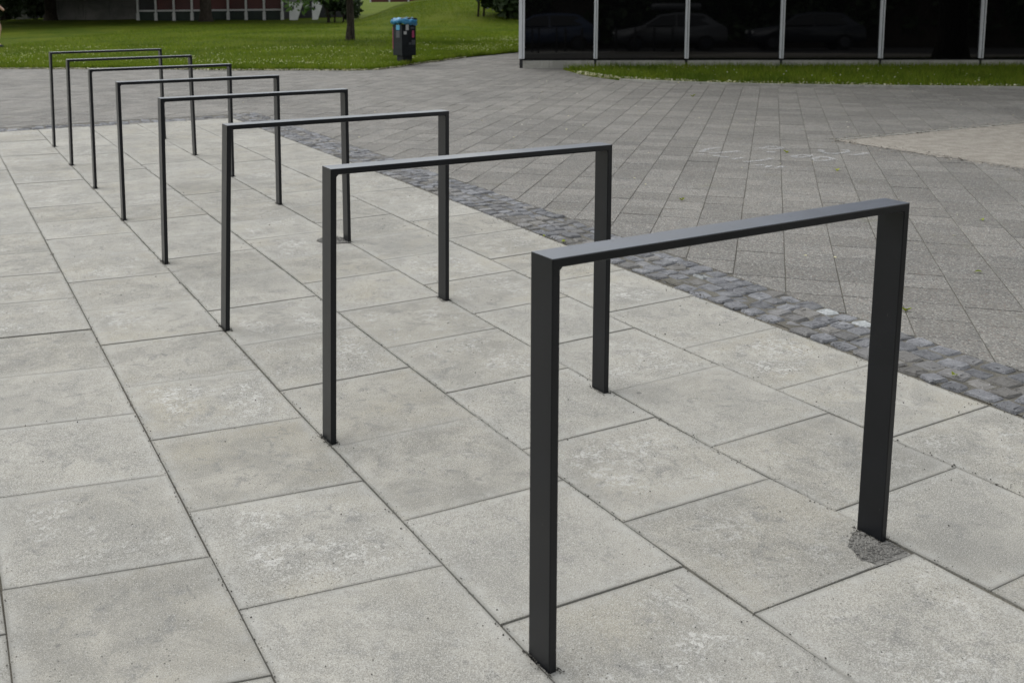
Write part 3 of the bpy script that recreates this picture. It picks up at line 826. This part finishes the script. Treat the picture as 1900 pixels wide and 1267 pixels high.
for si, st in enumerate(STROKES):
    V = []; F = []
    P_ = []
    for a, b in zip(st, st[1:]):
        for k in range(6): P_.append((a[0] + (b[0] - a[0]) * k / 6, a[1] + (b[1] - a[1]) * k / 6))
    P_.append(st[-1])
    for _ in range(3): P_ = [P_[0]] + [((P_[i - 1][0] + P_[i][0] * 2 + P_[i + 1][0]) / 4, (P_[i - 1][1] + P_[i][1] * 2 + P_[i + 1][1]) / 4) for i in range(1, len(P_) - 1)] + [P_[-1]]
    k0 = len(V)
    for i, (x, y) in enumerate(P_):
        wd = .024 * random.uniform(.6, 1.3)
        a, b = P_[max(i - 1, 0)], P_[min(i + 1, len(P_) - 1)]; L_ = math.hypot(b[0] - a[0], b[1] - a[1]) or 1
        nx, ny = -(b[1] - a[1]) / L_, (b[0] - a[0]) / L_
        V += [(x + nx * wd - 5.3, y + ny * wd - 4.2, .006), (x - nx * wd - 5.3, y - ny * wd - 4.2, .006)]
        if i: F.append([k0 + 2 * i - 2, k0 + 2 * i - 1, k0 + 2 * i + 1, k0 + 2 * i])
    pyd('chalk_stroke', V, F, M_CHALK, chalk)

# ------------------------------------------------------------------ black glass building
WD_ = Vector((.8451, -.5346, 0)); WN = Vector((-.5346, -.8451, 0)); W0 = Vector((8.884, 14.022, 0))
ang = math.atan2(WD_.y, WD_.x)
gb = thing('glass_building', 'single storey building clad in black glass with pale aluminium mullions', 'building', W0, ang)
MS = [-.02, 1.314, 2.930, 4.577, 6.262, 7.93, 9.6, 11.27, 12.94]
HB = 3.6
for k, s in enumerate(MS):
    wdt = .105 if k == 0 else .066
    mo = box('mullion', (s, -.02, HB / 2 + .09), (wdt, .09, HB - .18), M_ALU, gb, .006)
    box('mullion_groove', (s + (.012 if k == 0 else 0), -.0665, HB / 2 + .09), (.008, .004, HB - .2), M_DARK, mo)
    box('mullion_foot', (s + .005, .0, .085), (.030, .04, .15), M_DARK, gb)
    if k + 1 < len(MS):
        a, b = s + wdt / 2 + .001, MS[k + 1] - .034
        tilt = Matrix.Rotation(-.0193, 3, 'X')
        pane = box('pane', ((a + b) / 2, .030, .165 + (HB - .2) / 2), (b - a - .002, .012, HB - .22), M_GLASS, gb, .0, tilt)
        box('plinth_block', ((s + MS[k + 1]) / 2, .02, .055), (MS[k + 1] - s - .045, .11, .18), M_CONC, gb, .008)
        box('sill', ((s + MS[k + 1]) / 2, .03, .152), (MS[k + 1] - s - .075, .05, .012), M_DARK, gb)
box('roof', (6.2, 3.0, HB + .16), (13.6, 7.2, .3), M_DARK, gb, .01)
box('side_wall', (-.03, 3.05, HB / 2), (.06, 5.9, HB), M_DARK, gb)
box('back_core', (6.4, 3.4, HB / 2 - .05), (12.4, 5.0, HB - .1), M_DARK, gb)

# ------------------------------------------------------------------ litter bin
binr = thing('litter_bin', 'dark square litter bin with blue bag and stickers at the lawn corner', 'bin', (7.49, 16.16, 0), 0)
M_BIN = m_plain('bin_steel', (.010, .013, .016), .6, .2, .3, 8)
M_BAG = m_plain('blue_plastic_bag', (.045, .23, .42), .35, .5, .25, 14)
M_STB = m_plain('blue_sticker', (.06, .30, .48), .5, .4, .15, 30); M_STW = m_plain('white_sticker', (.45, .46, .46), .5, .4, .2, 40)
M_STR = m_plain('pink_sticker', (.36, .05, .12), .5, .4, .25, 30); M_STG = m_plain('grey_label', (.065, .070, .078), .6, .3, .2, 30)
rz = Matrix.Rotation(math.radians(12), 3, 'Z')
binr.rotation_euler = (0, 0, math.radians(9)); binr.scale = (1.1, 1.1, 1.0)
# square body seen corner-on, set on a narrower post
box('post', (0, 0, .10), (.20, .20, .24), M_BIN, binr, .01)
box('body', (0, 0, .485), (.30, .30, .60), M_BIN, binr, .012)
box('corner_strip', (-.1515, -.1515, .485), (.022, .022, .61), M_BIN, binr, .004)
lid = box('rim', (0, 0, .885), (.33, .33, .055), M_BIN, binr, .012)
box('opening', (0, 0, .9135), (.27, .27, .006), m_plain('dark_inside', (.16, .16, .15), .8, .2, .2, 5), lid)
bm = bmesh.new(); rings = []
for zi, (z, r) in enumerate([(.900, .158), (.905, .172), (.880, .195), (.845, .200), (.815, .190), (.800, .165)]):
    ring = []
    for k in range(48):
        t = 2 * math.pi * k / 48; c, s_ = math.cos(t), math.sin(t); e = 4.5
        q = (abs(c) ** e + abs(s_) ** e) ** (-1 / e)
        rr = r * q * (1 + .035 * math.sin(5 * t + zi) + .035 * math.sin(11 * t + 2 * zi)); zz = z + .016 * math.sin(2 * t + .7) + .012 * math.sin(9 * t + zi)
        ring.append(bm.verts.new((rr * c, rr * s_, zz - (.02 if zi > 2 and c > .5 else 0))))
    rings.append(ring)
for a, b in zip(rings, rings[1:]):
    for k in range(48): bm.faces.new((a[k], a[(k + 1) % 48], b[(k + 1) % 48], b[k]))
bmesh.ops.recalc_face_normals(bm, faces=bm.faces)
tag(from_bm('bin_bag', bm, M_BAG, binr, True), 'crumpled blue plastic bag folded over the rim')
def sticker(face, y, z, sy, sz, mat):
    if face == 'a': box('sticker', (-.1515, y, z), (.004, sy, sz), mat, binr)
    else: box('sticker', (y, -.1515, z), (sy, .004, sz), mat, binr)
sticker('a', -.02, .735, .11, .10, M_STB); sticker('a', -.02, .60, .11, .13, M_STG)
sticker('b', -.04, .735, .06, .11, M_STW); sticker('b', -.085, .63, .06, .06, M_STW); sticker('b', .07, .72, .08, .035, M_STG)
sticker('b', .085, .60, .045, .14, M_STR); sticker('b', .02, .42, .05, .04, M_STG); sticker('b', .09, .44, .07, .09, M_STG)
sticker('a', .14, .52, .015, .42, M_STR)

# ------------------------------------------------------------------ trees
def leaves(name, centers, radii, count, size, mat, parent, hang=0.0):
    cs = np.array(centers); rs = np.array(radii); n = count
    wgt = rs.prod(1) if rs.ndim > 1 else rs ** 3; wgt = wgt ** .8; wgt /= wgt.sum(); idx = rng.choice(len(cs), n, p=wgt)
    d = rng.normal(0, 1, (n, 3)); d /= np.linalg.norm(d, axis=1)[:, None]; d *= (rng.random(n) ** .45)[:, None]
    R_ = rs[idx] if rs.ndim > 1 else rs[idx][:, None]
    p = cs[idx] + d * R_
    a = rng.normal(0, 1, (n, 3)); a /= np.linalg.norm(a, axis=1)[:, None]
    b = rng.normal(0, 1, (n, 3)); b -= (a * b).sum(1)[:, None] * a; b /= np.linalg.norm(b, axis=1)[:, None]
    s = size * (.55 + .9 * rng.random(n))[:, None]
    V = np.stack([p - a * s, p - b * s * .55, p + a * s, p + b * s * .55], 1)
    o = np_mesh(name, V.reshape(-1, 3), np.arange(4 * n), np.arange(n) * 4, np.full(n, 4), mat, parent)
    clump = rng.random((len(cs), 3))[idx] * .7 + rng.random((n, 3)) * .3
    set_rnd(o, np.repeat(clump, 4, 0)); return o
def tree(name, label, x, y, z, r, h0, h, rad, nleaf, lsize, mat, extra=(), lean=0.0):
    e = thing(name, label, 'tree', (x, y, z))
    bm = bmesh.new()
    tube(bm, [(0, 0, -.15), (0, 0, .12), (.02, 0, .5), (lean * .5, .02, h0 * .7), (lean, 0, h0), (lean * 1.3, .1, h0 + (h - h0) * .6)], [r * 1.7, r * 1.35, r * 1.05, r * .95, r * .85, r * .2], 12)
    o = from_bm('trunk', bm, M_BARK, e, True)
    cs, rs = [], []
    for k in range(11):
        a = k * 2.4 + random.uniform(-.3, .3); q = rad * random.uniform(.45, .95); zz = h0 + (h - h0) * random.uniform(.1, .85)
        tip = (lean + q * math.cos(a), q * math.sin(a), zz); bm = bmesh.new()
        zb = h0 * random.uniform(.75, 1.05)
        tube(bm, [(lean * .9, 0, zb), ((lean + tip[0]) / 2, tip[1] / 2, (zb + zz) / 2 + .15 * rad * .3), tip], [r * .42, r * .25, r * .06], 7)
        from_bm('limb', bm, M_BARK, e, True)
        cs.append(tip); rs.append((rad * .42, rad * .42, (h - h0) * .2))
        for _ in range(3):
            cs.append((tip[0] + random.gauss(0, rad * .25), tip[1] + random.gauss(0, rad * .25), tip[2] + random.gauss(0, (h - h0) * .14))); rs.append((rad * .26, rad * .26, rad * .2))
    cs.append((lean, 0, h0 + (h - h0) * .65)); rs.append((rad * .7, rad * .7, (h - h0) * .4))
    for q in extra: cs.append(q[:3]); rs.append((q[3], q[3], q[3] * .7))
    leaves('crown', cs, rs, nleaf, lsize, mat, e)
    return e
def at(lat, dep, z=0.0):
    h = Vector((RIGHT.x, RIGHT.y, 0)).normalized(); f = Vector((hf.x, hf.y, 0))
    q = Vector((CAM.x, CAM.y, 0)) + h * lat + f * dep; return (q.x, q.y, z)
def pix(x, dep):          # place by viewing direction at a real distance
    return at((x - 755.7) / 1899.4 * dep, dep)
bx, by, _ = pix(650, 30.3)
tree('lawn_tree', 'young lawn tree with thin dark trunk standing left of the litter bin', 10.36, 25.97, .02, .105, 2.3, 5.2, 2.9, 13000, .085, M_LEAF,
     [(-1.5, .55, 1.15, .42), (-1.0, .35, 1.35, .5), (-.5, .2, 1.5, .5), (1.05, -.55, 1.22, .16), (.5, -.3, 1.6, .45), (-1.25, .3, .95, .25), (0, .5, 1.6, .7)])
tree('park_tree', 'broad dark trunk of a tree in front of the red panelled facade', 13.11, 53.45, .02, .30, 3.0, 8.2, 8.0, 16000, .28, M_LEAFD)
tx, ty, _ = pix(100, 62)
tree('park_tree', 'dark tree trunk left of the pale concrete wall', tx, ty, .02, .32, 2.8, 8.2, 7.5, 16000, .28, M_LEAFD, [(-2, 0, 1.2, 1.3), (1.6, -.3, 2.0, .9)])
tx, ty, _ = pix(-150, 48)
tree('park_tree', 'tree overhanging the lawn beyond the left picture edge', tx, ty, .02, .30, 2.8, 8.2, 8.5, 16000, .28, M_LEAFD)
tree('added_shade_tree', 'spreading tree added beyond the picture edge to shade the plaza by the glass building', 14.6, 7.2, 0, .26, 4.3, 10.5, 6.2, 30000, .20, M_LEAFD)  # unseen tree, added to darken the paving at the far right

def bush(name, label, lat, dep, w_, h_, d_, n, size, mat, z=0.0):
    x, y, _ = at(lat, dep); e = thing(name, label, 'shrub', (x, y, z), math.atan2(RIGHT.y, RIGHT.x))
    cs, rs = [], []
    for k in range(int(10 + w_ * 2)):
        cs.append((random.uniform(-w_ / 2, w_ / 2), random.uniform(-d_ / 2, d_ / 2), random.uniform(.25, .85) * h_)); rs.append((.5 * d_ * random.uniform(.6, 1), .5 * d_, h_ * .3))
    leaves('foliage', cs, rs, n, size, mat, e)
    bm = bmesh.new()
    for k in range(5):
        a = random.uniform(-w_ / 2.5, w_ / 2.5); tube(bm, [(a, 0, -.1), (a + random.gauss(0, .1), 0, h_ * .5), (a + random.gauss(0, .2), 0, h_ * .8)], [.05, .04, .02], 6)
    from_bm('stems', bm, M_BARK, e, True); return e
bush('shrub', 'dark shrubs at the far left end of the lawn', (45 - 755.7) / 1899.4 * 66, 66, 6.0, 3.4, 2.4, 6000, .20, M_LEAFD)
bush('shrub', 'dark shrub beside the corner of the black glass building', (932 - 755.7) / 1899.4 * 44, 44, 3.2, 3.8, 2.4, 14000, .17, M_LEAFD, .1)
bush('shrub', 'dark shrub behind the white tapered pillars', (628 - 755.7) / 1899.4 * 52, 52, 1.6, 1.7, 1.2, 3000, .11, M_LEAFD, .1)

# ------------------------------------------------------------------ background buildings
rr_ = math.atan2(RIGHT.y, RIGHT.x)
px_, py_, _ = pix(112, 63)
cw = thing('concrete_wall', 'stained pale concrete wall behind the lawn at the left', 'wall', (px_, py_, 0), rr_)
for k in range(3): box('wall_panel', (.85 + k * 1.62, 0, 1.9), (1.61, .3, 3.9), M_CONCD, cw, .01)
fx, fy, _ = pix(262, 60)
fb = thing('red_panel_building', 'low building with dark red panels between white posts', 'building', (fx, fy, 0), rr_)
sp = 33.2 / 1899.4 * 60
for k in range(9):
    box('post', (k * sp, -.08, 1.75), (.11, .14, 3.6), M_WHITE, fb, .01)
    box('post_foot', (k * sp, -.10, .22), (.17, .17, .50), M_WHITE, fb, .012)
    if k < 8:
        box('panel', ((k + .5) * sp, .06, 2.1), (sp - .02, .05, 2.9), M_RED if k else M_DARK, fb)
        box('rail', ((k + .5) * sp, .02, .60), (sp - .12, .08, .10), M_WHITE, fb, .008)
        box('base_board', ((k + .5) * sp, .10, .26), (sp - .12, .05, .56), M_GREEN, fb)
box('latch', (4 * sp - .12, -.09, .95), (.30, .06, .09), M_WHITE, fb, .01)
box('roof', (4 * sp, 2.4, 3.75), (8 * sp + .8, 5.6, .35), M_DARK, fb, .02)
box('core', (4 * sp, 2.5, 1.75), (8 * sp - .1, 4.6, 3.5), M_DARK, fb)
def pillar(px0, w_px, lab, dep=58):
    x, y, _ = pix(px0, dep); s = dep / 1899.4
    e = thing('tapered_pillar', lab, 'pillar', (x, y, 0), rr_, 'white tapered concrete pillars')
    b, t = w_px * s, (w_px + 12) * s; V = []
    for yy in (-.2, .2): V += [(0, yy, -.05), (b, yy, -.05), (t, yy, 1.05), (0, yy, 1.05)]
    o = pyd('shaft', V, [[0, 1, 2, 3], [7, 6, 5, 4], [0, 4, 5, 1], [1, 5, 6, 2], [2, 6, 7, 3], [3, 7, 4, 0]], M_WHITE, e)
    box('cap', (t / 2, 0, 2.2), (t, .36, 2.28), M_CONCD, e, .02)
    box('slot', (b * .55, -.205, .72), (.10, .02, .20), M_DARK, e)
pillar(541, 13, 'white tapered pillar with a dark slot, left of the pair by the red building')
pillar(583, 8, 'narrower white tapered pillar, right of the pair beside the dark shrub')
bx_, by_, _ = pix(575, 64)
box_b = thing('grey_link_building', 'dark grey recessed wall behind the white tapered pillars', 'building', (bx_, by_, 0), rr_)
box('wall', (0, 0, 1.7), (5.0, .4, 3.6), M_DARK, box_b)
hx, hy, _ = pix(690, 66)
hb = thing('raised_red_building', 'dark red panelled facade with white posts on top of the grass bank', 'building', (hx, hy, 1.0), rr_)
sp2 = 35 / 1899.4 * 66
for k in range(8):
    box('post', (k * sp2, -.08, 1.6), (.09, .12, 3.3), M_WHITE, hb, .01)
    if k < 7: box('panel', ((k + .5) * sp2, .06, 1.6), (sp2 - .02, .06, 3.3), M_RED, hb)
box('roof', (3.5 * sp2, 1.6, 3.45), (7 * sp2 + .6, 4.0, .3), M_DARK, hb, .02)
vx, vy, _ = pix(20, 69)
van = thing('storage_boxes', 'dim grey storage boxes between the shrubs at far left', 'boxes', (vx, vy, 0), rr_)
for k, (a, ww, hh) in enumerate(((-.6, .5, .75), (.05, .5, .72), (.55, .10, .85), (.95, .6, .8))): box('box_body', (a, 0, hh / 2 + .02), (ww, .5, hh), M_CONCD if k != 1 else M_DARK, van, .02)
ox, oy, _ = pix(60, 74)
ob_ = thing('dark_block', 'dark building wall behind the shrubs at far left', 'building', (ox, oy, 0), rr_)
box('wall', (0, 0, 3), (34, .5, 6.4), M_DARK, ob_)
box('roof', (0, 2, 6.35), (34.6, 5, .3), M_DARK, ob_, .02)

# ------------------------------------------------------------------ street behind the photographer (seen only in the black glass)
M_CARG = m_plain('silver_car_paint', (.095, .10, .108), .3, .6, .04, 1.0); M_CARD = m_plain('dark_car_paint', (.03, .035, .045), .25, .6, .05, 1.0)
M_CARB = m_plain('blue_car_paint', (.04, .06, .11), .25, .6, .05, 1.0)
M_WIN = m_plain('car_window', (.01, .011, .012), .08, .6, .05, 1.0); M_TYRE = m_plain('tyre', (.012, .012, .012), .8, .2, .1, 8)
def car(label, x, y, rz_, paint, roofbox=False):
    e = thing('parked_car', label, 'car', (x, y, -.04), rz_, 'cars parked along the kerb')
    side = [(-2.1, .32), (-2.12, .62), (-2.0, .82), (-1.15, .96), (-.45, 1.42), (.2, 1.50), (1.25, 1.46), (1.85, 1.02), (2.08, .92), (2.12, .45), (2.05, .30)]
    hw = lambda z: .86 if z < 1.0 else .86 - (z - 1.0) * .42
    n = len(side); V = [(x_, -hw(z), z) for x_, z in side] + [(x_, hw(z), z) for x_, z in side]
    F = [list(range(n)), list(range(n, 2 * n))[::-1]] + [[i, (i + 1) % n, n + (i + 1) % n, n + i] for i in range(n)]
    bm = bmesh.new(); vv = [bm.verts.new(v) for v in V]
    for f in F: bm.faces.new([vv[i] for i in f])
    bmesh.ops.recalc_face_normals(bm, faces=bm.faces); bmesh.ops.bevel(bm, geom=list(bm.edges), offset=.05, segments=2, affect='EDGES')
    from_bm('body', bm, paint, e, True)
    for sgn in (-1, 1):
        g = [(-1.0, 1.0), (-.42, 1.36), (.15, 1.42), (.15, 1.0)]; g2 = [(.22, 1.0), (.22, 1.42), (1.2, 1.38), (1.6, 1.02)]
        for q in (g, g2): pyd('window', [(x_, sgn * (hw(z) + .006), z) for x_, z in q], [[0, 1, 2, 3] if sgn < 0 else [3, 2, 1, 0]], M_WIN, e)
        for wx in (-1.35, 1.32):
            bm = bmesh.new(); tube(bm, [(wx, sgn * .70, .31), (wx, sgn * .875, .31)], [.31, .31], 20); o = from_bm('wheel', bm, M_TYRE, e)
            bm = bmesh.new(); tube(bm, [(wx, sgn * .876, .31), (wx, sgn * .884, .31)], [.20, .19], 16); from_bm('rim', bm, M_CARD, o)
        box('headlight', (-2.03, sgn * .6, .72), (.14, .3, .12), M_WHITE, e, .03)
    pyd('windscreen', [(-1.12, -.72, 1.0), (-.48, -.62, 1.395), (-.48, .62, 1.395), (-1.12, .72, 1.0)], [[0, 1, 2, 3]], M_WIN, e).location = (-.03, 0, .02)
    if roofbox:
        rb = thing('roof_box', 'light grey roof box on the silver car', 'roof box', (x, y, 1.52), rz_)
        bm = bmesh.new(); bm_box(bm, (.25, 0, .17), (1.9, .75, .26), .11); from_bm('shell', bm, M_CARG, rb, True)
        for q in (-.3, .8): box('bar', (q, 0, .02), (.05, 1.1, .03), M_TYRE, rb)
n2 = Vector((.5346, .8451, 0))
def mirrored(x, dep):
    p = Vector(pix(x, dep)); k = 2 * (p - W0).dot(n2); return p - n2 * k
for lab, xx, pt, rbx in (('dark blue parked car reflected at the left of the glass wall', 1010, M_CARB, False), ('silver parked car with a roof box reflected in the glass wall', 1240, M_CARG, True), ('dark parked car reflected faintly farther right in the glass wall', 1490, M_CARD, False)):
    q = mirrored(xx, 40.5); car(lab, q.x, q.y, ang + math.pi * 0, pt, rbx)
for k, xx in enumerate((1050, 1080, 1143, 1178, 1214, 1248)):
    q = mirrored(xx, 37.6)
    e = thing('bollard', 'slim dark bollard, number %s from the left among those reflected in the glass' % ('one', 'two', 'three', 'four', 'five', 'six')[k], 'bollard', (q.x, q.y, -.04), 0, 'bollards along the kerb behind the photographer')
    bm = bmesh.new(); tube(bm, [(0, 0, -.1), (0, 0, .86), (0, 0, .9)], [.045, .045, .03], 12); from_bm('shaft', bm, M_DARK, e, True)
    bm = bmesh.new(); tube(bm, [(0, 0, .70), (0, 0, .74)], [.050, .050], 12); from_bm('collar', bm, M_DARK, e, True)
q = mirrored(1300, 48)
hed = thing('shading_tree_screen', 'dark foliage screen behind the photographer, height added to shade the foreground', 'hedge', (q.x, q.y, 0), ang)  # dark glass implies foliage here; extra height added to shade slabs and racks
cs = [(random.uniform(-20, 20), random.uniform(-.6, .6), random.uniform(.5, 9.0)) for _ in range(340)]
leaves('foliage', cs, [(1.1, .8, .9)] * len(cs), 42000, .22, M_LEAFD, hed)
box('stems', (0, 0, 4.2), (39, .5, 8.6), M_BARK, hed, .2)  # single solid slab inside the foliage, blocks the sky

# ------------------------------------------------------------------ person striding in at the left picture edge
SKIN = m_plain('skin', (.48, .31, .23), .6, .3, .05, 8); SHORT = m_plain('beige_shorts', (.50, .46, .40), .9, .2, .08, 20)
NAVY = m_plain('navy_cloth', (.020, .026, .045), .9, .2, .1, 20); HAIR = m_plain('brown_hair', (.04, .025, .015), .7, .3, .2, 60)
px1, py1, _ = pix(-9, 28.0)
per = thing('person', 'person in beige shorts and navy shoes, just the front leg in frame', 'person', (px1, py1, .03), rr_)
def skin(name, verts, edges, rad, mat, parent, root=0, sub=2):
    me = bpy.data.meshes.new(name); me.from_pydata(verts, edges, []); o = new_obj(name, me, parent); me.materials.append(mat)
    md = o.modifiers.new('skin', 'SKIN'); md.use_smooth_shade = True
    for i, sv_ in enumerate(me.skin_vertices[0].data): sv_.radius = (rad[i], rad[i]); sv_.use_root = (i == root)
    o.modifiers.new('sub', 'SUBSURF').levels = sub; o.modifiers['sub'].render_levels = sub
    return o
BV = [(0, 0, .95), (0, 0, 1.15), (.01, 0, 1.36), (.02, 0, 1.50), (.03, 0, 1.58), (.05, 0, 1.70),
      (.03, -.10, .90), (.24, -.10, .58), (.16, -.10, .12), (.26, -.10, .04),
      (-.03, .10, .90), (-.06, .10, .52), (-.30, .10, .16), (-.22, .10, .05),
      (0, -.19, 1.42), (-.12, -.22, 1.16), (.02, -.20, .95), (0, .19, 1.42), (.10, .22, 1.15), (.28, .20, 1.0)]
BE = [(0, 1), (1, 2), (2, 3), (3, 4), (4, 5), (0, 6), (6, 7), (7, 8), (8, 9), (0, 10), (10, 11), (11, 12), (12, 13), (2, 14), (14, 15), (15, 16), (2, 17), (17, 18), (18, 19)]
BR = [.145, .13, .15, .07, .06, .10, .10, .065, .045, .04, .10, .065, .045, .04, .06, .045, .035, .06, .045, .035]
skin('body', BV, BE, BR, SKIN, per)
skin('shorts', [(0, 0, 1.0), (0, 0, .93), (.03, -.10, .88), (.22, -.10, .62), (-.03, .10, .88), (-.055, .10, .58)], [(0, 1), (1, 2), (2, 3), (1, 4), (4, 5)], [.16, .155, .115, .095, .115, .095], SHORT, per)
skin('shirt', [(0, 0, .96), (0, 0, 1.15), (.01, 0, 1.38), (.015, 0, 1.47), (0, -.19, 1.42), (-.07, -.21, 1.26), (0, .19, 1.42), (.06, .21, 1.26)], [(0, 1), (1, 2), (2, 3), (2, 4), (4, 5), (2, 6), (6, 7)], [.155, .145, .165, .085, .08, .065, .08, .065], NAVY, per)
skin('shoe', [(.15, -.10, .20), (.16, -.10, .06), (.34, -.10, .035)], [(0, 1), (1, 2)], [.055, .055, .045], NAVY, per)
skin('shoe', [(-.30, .10, .19), (-.28, .10, .09), (-.16, .10, .03)], [(0, 1), (1, 2)], [.055, .055, .045], NAVY, per)
skin('hair', [(.03, 0, 1.74), (0, 0, 1.78), (-.04, 0, 1.70)], [(0, 1), (1, 2)], [.085, .085, .08], HAIR, per)
